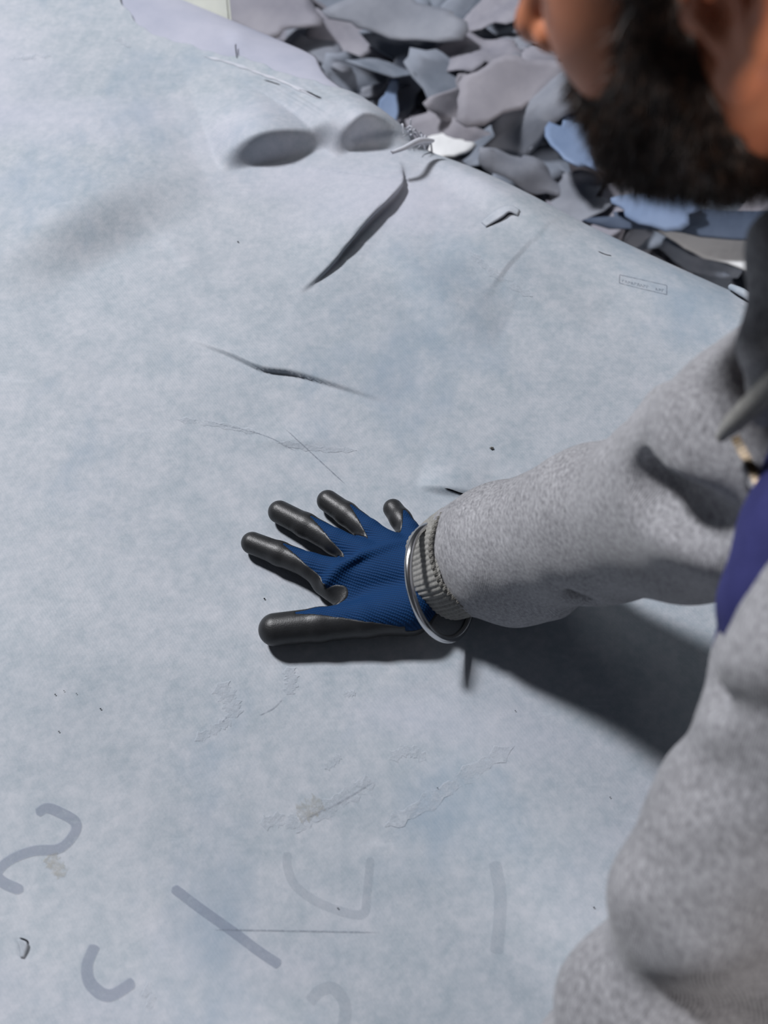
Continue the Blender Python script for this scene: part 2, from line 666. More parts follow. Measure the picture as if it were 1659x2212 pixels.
def arc_of(f, l):
    c = crease_shift(f)
    a = EDGE_L - c - l
    return np.where(a > 0, R_BEND * np.arcsin(np.clip(a / R_BEND, -1, 1)), a) + c


def on_hide(x, y, lift=0.0006):
    """pixel(s) to points lying on the hide surface"""
    P = np.array([onz(x, y, ZT + 0.004)])
    for _ in range(4):
        f, l = fl(P)
        aa = arc_of(f, l)
        Q = hide_point(f, aa, lift)
        P = np.array([onz(x, y, float(Q[0, 2]))])
    f, l = fl(P)
    aa = arc_of(f, l)
    return hide_point(f, aa, lift)[0]


def make_hide(name, f0, f1, step, edge_fn, near_l, lift, mat, thick=0.002):
    fs = np.concatenate([np.arange(f0, 0.25, step * 2.2), np.arange(0.25, 1.08, step), np.arange(1.08, f1, step * 2.2)])
    rows = []
    n1, n2, n3 = int(0.86 / step / 2.2), int(0.46 / step), int(0.3 / step / 1.4)
    na = n1 + n2 + n3
    for f in fs:
        e = edge_fn(f)
        a0 = EDGE_L - near_l + 0.012 * math.sin(9 * f) + 0.008 * math.sin(23 * f)
        k = min(0.0, e - 0.02)
        a = np.concatenate([np.linspace(a0, -0.45, n1, endpoint=False), np.linspace(-0.45, k, n2, endpoint=False), np.linspace(k, e, n3)])
        rows.append(hide_point(np.full(na, f), a, lift))
    Vt = np.vstack(rows)
    o = mesh(name, Vt, grid_faces(len(fs), na)[:, ::-1], mat)
    sd = o.modifiers.new('thickness', 'SOLIDIFY')
    sd.thickness = thick
    sd.offset = -1
    return o


# far outline of the top hide: past px(690,212) it ends on the table top, elsewhere it hangs down
_f = lambda x, y, z=ZT: [float(v) for v in fl(onz(x, y, z))]
E_PTS = sorted([(_f(690, 214)[0], EDGE_L - _f(690, 214)[1]), (_f(600, 172)[0], EDGE_L - _f(600, 172)[1]), (_f(520, 140)[0], EDGE_L - _f(520, 140)[1]),
                (_f(430, 119)[0], EDGE_L - _f(430, 119)[1]), (_f(300, 70)[0], EDGE_L - _f(300, 70)[1])])


def top_edge(f):
    xs = [-0.3, 0.20, 0.40, 0.56, 0.62, 0.655, E_PTS[0][0] - 0.02] + [p[0] for p in E_PTS] + [1.12, 1.3, 1.8]
    ys = [0.24, 0.26, 0.27, 0.22, 0.13, 0.10, 0.075] + [p[1] for p in E_PTS] + [0.13, 0.22, 0.25]
    return float(np.interp(f, xs, ys)) + 0.0022 * math.sin(71 * f) + 0.0016 * math.sin(173 * f + 1)


def under_edge(f):
    L0 = [(695, 215), (681, 188), (674, 160), (672, 140), (640, 108), (560, 62), (480, 25), (380, -15)]
    q = [(_f(x, y, 0.785)[0], EDGE_L - _f(x, y, 0.785)[1]) for x, y in L0]
    xs = [-0.3, 0.55, 0.64] + [p[0] for p in q] + [1.3, 1.8]
    ys = [0.18, 0.16, 0.07] + [p[1] + 0.012 for p in q] + [0.2, 0.2]
    k = np.argsort(xs)
    return float(np.interp(f, np.array(xs)[k], np.array(ys)[k]))


hide = make_hide('leather_hide', -0.2, 1.62, 0.0025, top_edge, 0.42, 0.004, MAT['hide'])
tag(hide, 'large pale grey-blue leather hide spread and wrinkled over the table under the hand', 'hide')
under = make_hide('leather_hide', -0.17, 1.58, 0.009, under_edge, 0.36, 0.0, MAT['under'])
tag(under, 'lilac-grey hide peeking out as a rounded lobe beneath the top hide', 'hide')
LIFT = 0.0046


def strip(name, px, width, mat, parent=hide, n=40, taper=True, jitter=0.0):
    C = resample([list(p) for p in px], n)
    pts = np.array([on_hide(x, y, LIFT) for x, y in C])
    T = np.gradient(pts, axis=0)
    T /= np.linalg.norm(T, axis=1)[:, None]
    Nn = np.cross(T, V3(0, 0, 1))
    Nn /= np.linalg.norm(Nn, axis=1)[:, None]
    u = np.linspace(0, 1, n)
    wv = width / 2 * (np.sqrt(np.clip(1 - np.clip((np.abs(u - 0.5) - 0.47) / 0.03, 0, 1) ** 2, 0.02, 1)) if taper == 'round' else np.clip(np.sin(np.pi * u) * 3.0, 0.12, 1) if taper else np.ones(n))
    wv = wv * (1 + jitter * np.sin(u * 37 + len(px)) * np.sin(u * 13))
    rows = []
    for k in (-1, -0.33, 0.33, 1):
        q = pts + Nn * (wv * k)[:, None]
        f, l = fl(q)
        aa = arc_of(f, l)
        rows.append(hide_point(f, aa, LIFT))
    Vt = np.stack(rows, 1).reshape(-1, 3)
    return mesh(name, Vt, grid_faces(n, 4)[:, ::-1], mat, parent)


# marker strokes written on the hide
for px, wd in [([(78, 1758), (100, 1745), (130, 1755), (162, 1775), (160, 1800), (128, 1832), (70, 1838), (20, 1858), (-6, 1885), (5, 1905), (50, 1925)], 0.0085),
               ([(372, 1916), (430, 1960), (500, 2010), (560, 2055), (605, 2085)], 0.0075),
               ([(205, 2040), (188, 2085), (196, 2125), (235, 2150), (290, 2120)], 0.009),
               ([(622, 1840), (620, 1870), (640, 1915), (700, 1955), (780, 1975), (792, 1930), (800, 1850)], 0.007),
               ([(668, 2165), (690, 2140), (720, 2135), (745, 2170), (740, 2230)], 0.009),
               ([(1068, 1860), (1080, 1930), (1078, 2000), (1072, 2060)], 0.010)]:
    strip('marker_stroke', px, wd, MAT['chalk' if px[0][0] < 400 else 'faint'], n=90, taper='round')
# pale rubbed scuffs
for px, wd in [([(470, 1475), (495, 1510), (510, 1550)], 0.014), ([(740, 1500), (755, 1498), (768, 1496)], 0.005),
               ([(640, 1775), (700, 1750), (770, 1705), (810, 1690)], 0.014), ([(830, 1785), (920, 1735), (1030, 1660), (1110, 1610)], 0.012),
               ([(420, 1600), (470, 1570), (500, 1555)], 0.008), ([(700, 1660), (720, 1645), (735, 1630)], 0.006),
               ([(600, 955), (680, 968), (770, 972)], 0.006), ([(380, 905), (460, 915), (560, 935)], 0.006),
               ([(620, 1440), (630, 1470), (620, 1500)], 0.010), ([(250, 80), (270, 95), (280, 102)], 0.006),
               ([(20, 130), (60, 124), (110, 120)], 0.008), ([(1010, 540), (1080, 600), (1150, 640)], 0.008),
               ([(310, 2136), (318, 2140), (324, 2146)], 0.009), ([(318, 2160), (326, 2163), (334, 2166)], 0.009),
               ([(560, 1780), (610, 1770), (660, 1790)], 0.010), ([(840, 1640), (880, 1620), (920, 1640)], 0.009)]:
    strip('pale_scuff', px, wd, MAT['scuff'], n=24, jitter=0.5)
for px, wd in [([(105, 1845), (118, 1868), (140, 1892)], 0.011), ([(640, 1760), (665, 1750), (695, 1728)], 0.016)]:
    strip('ochre_stain', px, wd, MAT['stain'], n=20, jitter=0.4)
for px, wd in [([(460, 2008), (600, 2010), (820, 2014)], 0.0012), ([(655, 1770), (730, 1735), (805, 1690)], 0.0014),
               ([(560, 1545), (590, 1530), (610, 1510)], 0.001), ([(480, 1560), (485, 1555), (490, 1548)], 0.001),
               ([(450, 910), (570, 940), (640, 975)], 0.0009), ([(615, 925), (680, 985), (745, 1045)], 0.0012)]:
    strip('scratch_line', px, wd, MAT['scratch'], n=30)
for x, y, s in [(1062, 968, 4.5), (514, 522, 2.2), (119, 1500, 1.6), (138, 1492, 1.2), (165, 1498, 1.2), (217, 1531, 1.8), (571, 1293, 2.0),
                (945, 1702, 1.3), (1113, 1535, 1.2), (1283, 1960, 1.6), (1318, 1722, 1.3), (127, 1580, 1.6), (730, 1962, 1.6)]:
    p = on_hide(x, y, LIFT + 0.0006)
    bm = bmesh.new()
    bmesh.ops.create_icosphere(bm, subdivisions=2, radius=1)
    for v in bm.verts:
        v.co = Vector(p) + Vector((v.co.x * 0.00042 * s, v.co.y * 0.0003 * s, v.co.z * 0.0003 * s)) * (1 + 0.25 * math.sin(7 * v.co.x + 5 * v.co.y))
    me = bpy.data.meshes.new('dirt_speck')
    bm.to_mesh(me)
    bm.free()
    me.materials.append(MAT['thread'] if s > 4 else MAT['gap'])
    o = bpy.data.objects.new('dirt_speck', me)
    COL.objects.link(o)
    o.parent = hide

# rubber stamp: a box with a line of tiny blurred characters, read from the far side
ST = [(1338, 594), (1438, 619), (1439, 637), (1338, 611)]
for a, b in ((0, 1), (1, 2), (2, 3), (3, 0)):
    strip('stamp_border', [ST[a], ((ST[a][0] + ST[b][0]) / 2, (ST[a][1] + ST[b][1]) / 2), ST[b]], 0.0011, MAT['ink'], n=8, taper=False)
r2 = random.Random(3)
for k in range(14):
    if k in (9, 10):
        continue
    x = 1344 + k * 6.5
    y = 606.5 + (x - 1344) * 0.262
    hgt = 2.4
    pts = [(x, y + hgt), (x + 0.8, y - hgt), (x + 2.6, y + r2.uniform(-hgt, hgt)), (x + 4.4, y + r2.choice((-hgt, hgt)) + 1)]
    strip('stamp_character', pts, 0.0008, MAT['ink'], n=10, taper=False)


# cuts and flaps in the hide
def flap(px_line, px_out, h, mat_gap=True):
    A = np.array([on_hide(x, y, LIFT) for x, y in resample([list(p) for p in px_line], 14)])
    B = np.array([on_hide(x, y, LIFT) for x, y in resample([list(p) for p in px_out], 14)])
    u = np.sin(np.linspace(0, np.pi, 14))
    rows = []
    for t in np.linspace(0, 1, 6):
        p = B * (1 - t) + A * t
        p[:, 2] += h * u * t ** 1.5
        rows.append(p)
    o = mesh('cut_flap', np.vstack(rows), grid_faces(6, 14), MAT['hide'], hide)
    s = o.modifiers.new('thickness', 'SOLIDIFY')
    s.thickness = 0.0018
    s.offset = 0
    return o


flap([(1050, 490), (1085, 472), (1098, 464), (1116, 468)], [(1040, 480), (1075, 455), (1100, 448), (1120, 458)], 0.004)
strip('cut_slit', [(1048, 492), (1085, 474), (1098, 466), (1118, 469)], 0.0014, MAT['gap'], n=16)
strip('cut_slit', [(1455, 541), (1490, 552), (1530, 570), (1556, 586)], 0.009, MAT['gap'], n=20)
flap([(1458, 540), (1495, 545), (1535, 562), (1560, 582)], [(1470, 530), (1510, 535), (1550, 550), (1575, 572)], 0.003)
strip('cut_slit', [(1572, 630), (1590, 645), (1615, 660)], 0.004, MAT['gap'], n=16)
tube('rolled_edge', [on_hide(1574, 624, 0.008), on_hide(1600, 640, 0.009), on_hide(1640, 664, 0.008)], [0.0035, 0.005, 0.005], MAT['hide'], hide, 12, 20)
strip('cut_slit', [(1288, 546), (1305, 553), (1318, 556)], 0.0009, MAT['gap'], n=10)
strip('cut_slit', [(960, 1060), (995, 1068), (1030, 1071)], 0.0011, MAT['gap'], n=14)
strip('cut_slit', [(42, 2026), (58, 2032), (60, 2040)], 0.0012, MAT['gap'], n=10)
flap([(44, 2029), (60, 2040), (52, 2068)], [(36, 2030), (42, 2048), (44, 2068)], 0.003)
strip('cut_slit', [(508, 95), (510, 110), (512, 126)], 0.0014, MAT['gap'], n=10)
strip('cut_slit', [(645, 193), (668, 200), (690, 213)], 0.0025, MAT['gap'], n=12)
strip('cut_slit', [(570, 172), (590, 178), (605, 183)], 0.0015, MAT['gap'], n=12)
# frayed threads along the torn far edge
for k in range(26):
    x = r2.uniform(852, 925)
    y = 300 + (x - 880) * 0.42 + r2.uniform(-6, 6)
    dx, dy = r2.uniform(-26, 22), r2.uniform(-10, 14)
    p0, p2 = on_hide(x, y, 0.012), on_hide(x + dx, y + dy, 0.010 + r2.uniform(0, 0.01))
    p1 = (p0 + p2) / 2 + V3(0, 0, r2.uniform(0.002, 0.009))
    tube('frayed_thread', [p0, p1, p2], [0.0016, 0.0009, 0.0004], MAT['fray'], hide, 8, 8)
tube('frayed_thread', [on_hide(842, 330, 0.03), on_hide(870, 323, 0.034), on_hide(895, 316, 0.03), on_hide(922, 322, 0.024)], [0.0022, 0.003, 0.004, 0.002], MAT['fray'], hide, 8, 16)
strip('frayed_edge', [(440, 121), (500, 136), (560, 158), (620, 180), (690, 214)], 0.004, MAT['fray'], n=60, jitter=0.7)

# ------------------------------------------------------------------ the man
FEET = M(-0.55, -0.48, 0)
man = tag(empty('person', FEET), 'bearded man in open grey hoodie and navy shirt leaning over table, blue glove on hand', 'person')

# -- gloved right hand --------------------------------------------------
Z0 = ZT + 0.0065


def P_(x, y, h):
    return onz(x, y, Z0 + h)


FING = {
    'thumb': ([(884, 1318, .022), (790, 1336, .020), (690, 1350, .0165), (594, 1360, .0145)], [.021, .0165, .0148, .0142], .84),
    'index': ([(735, 1240, .020), (672, 1222, .0165), (604, 1196, .0125), (545, 1173, .0105)], [.0138, .0114, .0106, .0100], .66),
    'middle': ([(788, 1200, .022), (725, 1170, .0175), (660, 1135, .0135), (604, 1106, .0108)], [.0138, .0116, .0110, .0105], .66),
    'ring': ([(845, 1183, .022), (797, 1148, .0175), (748, 1110, .0135), (708, 1082, .0108)], [.0132, .0112, .0104, .0100], .70),
    'pinky': ([(897, 1180, .020), (884, 1150, .0165), (866, 1122, .0125), (849, 1099, .0100)], [.012, .0102, .0095, .0090], .74),
}
WR = P_(950, 1246, .030)
WR2 = P_(1025, 1218, .048)
CH = {k: [P_(*p) for p in v[0]] for k, v in FING.items()}


def finger_sdf(P, k):
    d = None
    pts, rr = CH[k], FING[k][1]
    for i in range(3):
        c = cone(P, pts[i], pts[i + 1], rr[i], rr[i + 1])
        d = c if d is None else smin(d, c, 0.004)
    return d


def palm_sdf(P):
    d = None
    for k in ('index', 'middle', 'ring', 'pinky'):
        c = cone(P, WR - V3(0, 0, 0.004), CH[k][0] - V3(0, 0, 0.003), .021, .0145)
        d = c if d is None else smin(d, c, 0.010)
    d = smin(d, cone(P, CH['thumb'][0] - V3(0, 0, 0.003), CH['index'][0] - V3(0.0, 0.006, 0.010), .017, .010), 0.010)
    d = smin(d, cone(P, WR, WR2, .0275, .027), 0.012)
    d = smin(d, cone(P, P_(905, 1240, .020), P_(830, 1225, .018), .022, .018), 0.012)
    return d


def glove_sdf(P):
    d = palm_sdf(P)
    for k in CH:
        d = smin(d, finger_sdf(P, k), 0.0055 if k != 'thumb' else 0.012)
    # dorsal knit wrinkle behind the knuckles
    w1 = None
    wp = [P_(706, 1256, .026), P_(735, 1224, .0345), P_(778, 1200, .0375), P_(838, 1182, .0375), P_(900, 1172, .034)]
    for a, b in zip(wp[:-1], wp[1:]):
        c = cone(P, a, b, .0036, .0036)
        w1 = c if w1 is None else np.minimum(w1, c)
    d = smin(d, w1, 0.006)
    # web bump between thumb and index
    d = smin(d, cone(P, P_(700, 1262, .010), P_(752, 1290, .012), .0095, .0115), 0.012)
    return smax(d, f32(Z0) - P[:, 2], 0.004)


def coat_field(P):
    """negative where the black coating lies"""
    palm = palm_sdf(P)
    m_p = P[:, 2] - f32(Z0) - np.interp(P[:, 1], [.462, .485], [.0255, .009]).astype(f32)
    m_ = m_p
    best = palm + 0.002
    for k in CH:
        d = finger_sdf(P, k)
        pts = [np.asarray(q, f32) for q in CH[k]]
        seg = [np.linalg.norm(pts[i + 1] - pts[i]) for i in range(3)]
        tot = sum(seg)
        bd = np.full(len(P), 1e9, f32)
        tt = np.zeros(len(P), f32)
        ca = np.zeros(len(P), f32)
        s0 = 0
        bdir = np.array((0.28, 0.46, 0.85) if k != 'thumb' else (0.0, 0.56, 0.83), f32)
        for i in range(3):
            dv = pts[i + 1] - pts[i]
            t = ((P - pts[i]) @ dv) / f32(dv @ dv)
            tc = np.clip(t, 0, 1)
            q = P - pts[i] - tc[:, None] * dv
            ql = np.sqrt((q * q).sum(1)) + f32(1e-6)
            u = dv / np.linalg.norm(dv)
            bb = bdir - u * (bdir @ u)
            bb /= np.linalg.norm(bb)
            c = (q @ bb) / ql
            up = ql < bd
            bd = np.where(up, ql, bd)
            tt = np.where(up, (s0 + tc * seg[i]) / tot, tt)
            ca = np.where(up, c, ca)
            s0 += seg[i]
        ap = FING[k][2]
        s = np.clip((tt - 0.10) / (ap - 0.10), 0, 1.3)
        thr = np.cos(np.radians(98) * (1 - s))
        mf = (ca - np.where(s > 1, 1.2, thr)) * f32(0.011)
        use = (d < best) & (tt > 0.06)
        m_ = np.where(use, mf, m_)
        best = np.where(use, d, best)
    web = cone(P, P_(700, 1258, .014), P_(738, 1284, .018), .009, .0105)
    return smin(m_, web, 0.004)


glove = sdf_obj('work_glove', glove_sdf, (-0.16, 0.42, Z0 - 0.006), (0.11, 0.62, Z0 + 0.085), 0.0015, MAT['knit'], man)
glove['label'] = 'blue knitted work glove with black palm coating'
coat_fn = lambda P: smax(smax(glove_sdf(P) - f32(0.0005), coat_field(P), 0.0008), -(glove_sdf(P) + f32(0.0022)), 0.0005)
coat = sdf_obj('palm_coating', coat_fn, (-0.16, 0.42, Z0 - 0.006), (0.11, 0.62, Z0 + 0.085), 0.0011, MAT['coat'])
coat.parent = glove
coat['label'] = 'matte black rubber coating over fingertips and palm side'

# -- steel bangle ---------------------------------------------------------
BB = P_(978, 1392, .008)
bz = min(np.linspace(.02, .16, 200), key=lambda q: abs(np.linalg.norm(P_(924, 1152, q) - BB) - .092))
BT = P_(924, 1152, bz)
bc = (BB + BT) / 2
br = np.linalg.norm(BT - BB) / 2
e1 = (BT - BB) / (2 * br)
vd = (CAM - bc) / np.linalg.norm(CAM - bc)
im_r = np.cross(e1, vd)
im_r /= np.linalg.norm(im_r)
im_d = np.cross(im_r, e1)
fa = dep(1300, 1128, .875) - WR
cand_ = [im_r * 0.52 + im_d * 0.854 * q for q in (-1, 1)]
e2 = max(cand_, key=lambda q: abs(np.cross(e1, q) @ fa))
print('bangle', bc, br, bz)
th = np.linspace(0, 2 * np.pi, 96, endpoint=False)
ring = bc + br * (np.cos(th)[:, None] * e1 + np.sin(th)[:, None] * e2)
low = ring[:, 2].min() - 0.0036 - Z0
bg = tube('bangle', ring - V3(0, 0, min(low, 0.0)), 0.0036, MAT['steel'], None, 14, None, False, True)
tag(bg, 'plain polished steel bangle hanging round the gloved wrist', 'bangle')

# -- hoodie --------------------------------------------------------------
SL = [(1022, 1208, 1.002, .0465), (1060, 1198, .990, .0535), (1110, 1184, .968, .0560), (1300, 1130, .875, .0590), (1500, 1086, .775, .0645), (1640, 1018, .705, .0690)]
SLP = [(dep(x, y, z), r) for x, y, z, r in SL]
SHR = V3(.40, .49, 1.265)
SHL = dep(2060, 1300, 0.57)
ELL_ = dep(1700, 1870, 0.66)
WRL = onz(1330, 2480, 0.845)
C7 = M(-0.075, -0.495, 1.36)
CHEST = M(-0.15, -0.49, 1.23)
PEL = M(-0.42, -0.47, 1.0)
print('shoulders', SHR, SHL, 'elbow L', ELL_, 'wrist L', WRL)


def torso_core(P, g=0.0):
    d = cone(P, CHEST + TL * 0.06, PEL + TL * 0.06, .105 + g, .115 + g)
    d = smin(d, cone(P, CHEST - TL * 0.06, PEL - TL * 0.06, .105 + g, .115 + g), 0.06)
    return d


def fold_noise(P, s=1.0):
    x, y, z = P[:, 0] * s, P[:, 1] * s, P[:, 2] * s
    return (np.sin(23 * x + 11 * y + 4 * np.sin(9 * z + 7 * y)) * np.sin(17 * z - 9 * x + 3 * np.sin(11 * y)) * 0.6 +
            0.4 * np.sin(41 * y + 13 * z + 3 * np.sin(13 * x)) * np.sin(31 * z + 19 * x)).astype(f32)


def hoodie_sdf(P):
    d = None
    for (a, ra), (b, rb) in zip(SLP[:-1], SLP[1:]):
        c = cone(P, a, b, ra, rb)
        d = c if d is None else smin(d, c, 0.02)
    d = smin(d, cone(P, SLP[-1][0], SHR, .076, .080), 0.03)
    # creases of the right sleeve: dents
    for pa, pb, r in [((1425, 1050, .700), (1545, 1150, .650), .020), ((1180, 1090, .868), (1260, 1280, .865), .006)]:
        d = smax(d, -cone(P, dep(*pa), dep(*pb), r, r * 0.8), 0.024)
    for pa, pb, r in [((1440, 870, .755), (1405, 1020, .745), .008), ((1590, 800, .70), (1560, 980, .672), .009), ((1110, 1312, .97), (1200, 1300, .93), .012)]:
        d = smin(d, cone(P, dep(*pa), dep(*pb), r, r), 0.022)
    # torso and shoulders
    t = torso_core(P, 0.012)
    t = smin(t, cone(P, SHR, SHL, .070, .065), 0.04)
    # left sleeve with bulging folds
    ls = cone(P, SHL, ELL_, .084, .077)
    ls = smin(ls, cone(P, ELL_, WRL, .077, .052), 0.03)
    for px, py, D, r in [(1705, 1560, .60, .046), (1672, 1425, .62, .028), (1610, 1800, .62, .054), (1500, 1960, .63, .048), (1410, 2190, .66, .056), (1720, 1310, .60, .026), (1340, 2340, .70, .058)]:
        ls = smin(ls, ell(P, dep(px, py, D), (r, r, r)), 0.018)
    for pa, pb, r in [((1470, 1672, .58), (1780, 1625, .50), .016), ((1280, 2066, .60), (1580, 2010, .54), .014), ((1540, 1470, .60), (1740, 1350, .54), .014), ((1440, 1850, .575), (1640, 1900, .545), .010)]:
        ls = smax(ls, -cone(P, dep(*pa), dep(*pb), r, r), 0.020)
    for pa, pb, r in [((1735, 1268, .575), (1625, 1440, .58), .019), ((1790, 1330, .56), (1700, 1440, .565), .024)]:
        ls = smin(ls, cone(P, dep(*pa), dep(*pb), r, r), 0.010)
    t = smin(t, ls, 0.03)
    t = smax(t, -neck_hole(P), 0.01)
    d = smin(d, t, 0.012)
    # hood lying on the shoulders and its front edge
    hk = None
    for a, b, r in [(C7 + TL * 0.10 + TF * 0.03, C7 - TF * 0.06 + V3(0, 0, .015), .036), (C7 - TF * 0.06 + V3(0, 0, .015), C7 - TL * 0.10 + TF * 0.03, .036),
                    (C7 - TF * 0.06, C7 - TF * 0.20 - V3(0, 0, .03), .045)]:
        c = cone(P, a, b, r, r)
        hk = c if hk is None else smin(hk, c, 0.02)
    for pa, pb, ra, rb in [((1725, 540, .56), (1672, 740, .58), .022, .017), ((1672, 740, .58), (1648, 890, .61), .017, .010), ((1725, 540, .56), (1900, 420, .56), .022, .03)]:
        hk = smin(hk, cone(P, dep(*pa), dep(*pb), ra, rb), 0.012)
    d = smin(d, hk, 0.015)
    return d + f32(0.0028) * fold_noise(P, 1.2) + f32(0.0012) * fold_noise(P, 2.7)


def neck_hole(P):
    return cone(P, C7 + TF * 0.03, dep(1860, 300, .60), .058, .058)


hood_fn = lambda P: smax(hoodie_sdf(P), -cone(P, SLP[0][0] + (SLP[0][0] - SLP[2][0]) * 0.6, SLP[1][0], .036, .036), 0.006)
hoodie = sdf_obj('hoodie', hood_fn, (-0.02, -0.32, 0.795), (0.78, 0.86, 1.46), 0.0048, MAT['fleece'], man)
hoodie['label'] = 'heather grey fleece zip hoodie worn open'
sm = hoodie.modifiers.new('soft', 'SMOOTH')
sm.factor, sm.iterations = 0.5, 3


def ribbed_cuff(name, A, B, ra, rb, parent, ribs=64, fold_out=0.004):
    ax = B - A
    Lh = np.linalg.norm(ax)
    ax = ax / Lh
    u = np.cross(ax, V3(0, 0, 1))
    u /= np.linalg.norm(u)
    v = np.cross(ax, u)
    n = ribs * 6
    th = np.linspace(0, 2 * np.pi, n, endpoint=False)
    prof = [(0.98, -0.006), (0.35, -0.006), (0.03, -0.0055), (-0.03, -0.003), (-0.03, 0.0), (0.03, 0.0022), (0.2, 0.003), (0.5, 0.0035), (0.8, 0.003), (0.95, 0.001), (1.0, -0.001)]
    rows = []
    for t, dr in prof:
        r = ra + (rb - ra) * t + dr
        rib = 0.0010 * np.abs(np.sin(th * ribs / 2)) * (1 if dr > -0.004 else 0.3)
        wob = 0.0018 * np.sin(3 * th + 1 + 2 * t) + 0.001 * np.sin(7 * th)
        rr = r + rib + wob
        tt = t * Lh + 0.003 * np.sin(2 * th + 0.5) + 0.0015 * np.sin(5 * th)
        rows.append(A + ax * tt[:, None] + rr[:, None] * (np.cos(th)[:, None] * u + np.sin(th)[:, None] * v))
    o = mesh(name, np.vstack(rows), grid_faces(len(prof), n, False, True), MAT['rib'])
    o.parent = parent
    if parent is hoodie:
        pass
    # overlock seam
    th2 = np.linspace(0, 2 * np.pi, 240, endpoint=False)
    r = rb + 0.003 + 0.0010 * np.sin(th2 * 60)
    sp = B - ax * 0.002 + ax * (0.003 * np.sin(2 * th2 + 0.5))[:, None] + r[:, None] * (np.cos(th2)[:, None] * u + np.sin(th2)[:, None] * v)
    s = tube('cuff_seam', sp, 0.0019, MAT['thread'], None, 7, None, False, True)
    s.parent = parent
    return o


CA, CB = dep(966, 1228, 1.018), dep(1030, 1204, .990)
cuff = ribbed_cuff('ribbed_cuff', CA, CB, .0435, .0465, hoodie)
cuff['label'] = 'ribbed grey sleeve cuff with ragged overlock seam'
axl = (WRL - ELL_) / np.linalg.norm(WRL - ELL_)
ribbed_cuff('ribbed_cuff', WRL + axl * 0.055, WRL + axl * 0.012, .042, .047, hoodie)

# drawstring and zip
ds = tube('drawstring', [dep(1760, 770, .56), dep(1700, 800, .565), dep(1650, 850, .585), dep(1590, 908, .605), dep(1556, 945, .62)], [.0065, .0065, .0066, .0060, .0030], MAT['rib'], None, 12, 30)
ds.parent = hoodie
ds['label'] = 'thick pale hood drawstring with a pinched tip'
zp = [dep(1580, 925, .652), dep(1596, 960, .640), dep(1618, 1000, .630), dep(1640, 1045, .620), dep(1668, 1090, .61)]
zpr = resample(zp, 40)
zt = tube('zip_tape', zpr, .0052, MAT['fleece'], None, 8)
zt.parent = hoodie
for i, p in enumerate(zpr[::2]):
    t = zpr[min(2 * i + 1, 39)] - zpr[max(2 * i - 1, 0)]
    t /= np.linalg.norm(t)
    s = np.cross(t, (CAM - p) / np.linalg.norm(CAM - p))
    s /= np.linalg.norm(s)
    q = np.cross(s, t)
    b = box('zip_tooth', p + q * 0.0052, t, s, (0.0010, 0.0022, 0.0010), MAT['brass'], None, 0.0003)
    b.parent = hoodie


# -- shirt ---------------------------------------------------------------
def shirt_sdf(P):
    d = torso_core(P, -0.004)
    for pa, pb, r in [((1775, 960, .62), (1670, 1290, .62), .026), ((1675, 1290, .62), (1590, 1400, .64), .013), ((1730, 1150, .60), (1690, 1330, .60), .03)]:
        d = smin(d, cone(P, dep(*pa), dep(*pb), r, r), 0.02)
    for pa, pb, r in [((1690, 1040, .585), (1592, 1400, .60), .005)]:
        d = smin(d, cone(P, dep(*pa), dep(*pb), r, r), 0.010)
    x, y, z = P[:, 0], P[:, 1], P[:, 2]
    return smax(d, -neck_hole(P), 0.01) + f32(0.002) * fold_noise(P, 1.9)


shirt = sdf_obj('shirt', shirt_sdf, (0.10, -0.12, 0.84), (0.74, 0.72, 1.40), 0.005, MAT['navy'], man)
shirt['label'] = 'navy blue jersey shirt showing in the open front'

# -- head ---------------------------------------------------------------
AZ, PT, RO = math.radians(157), math.radians(27), math.radians(4)
a_ = V3(math.cos(AZ), math.sin(AZ), 0)
zz = V3(0, 0, 1)
hx = a_ * math.cos(PT) - zz * math.sin(PT)
hz = a_ * math.sin(PT) + zz * math.cos(PT)
hy = np.cross(hz, hx)
HM = np.array([hx, hy * math.cos(RO) + hz * math.sin(RO), hz * math.cos(RO) - hy * math.sin(RO)])   # rows: face, left, up
LOBE = V3(-.006, .078, -.036)
HC = dep(1592, 182, .475) - LOBE @ HM
H = lambda *p: HC + np.array(p) @ HM
print('head', HC)
HM32 = HM.astype(f32)


def to_head(P):
    return (P - HC.astype(f32)) @ HM32.T


NECK0, NECK1 = V3(-.035, 0, -.055), None


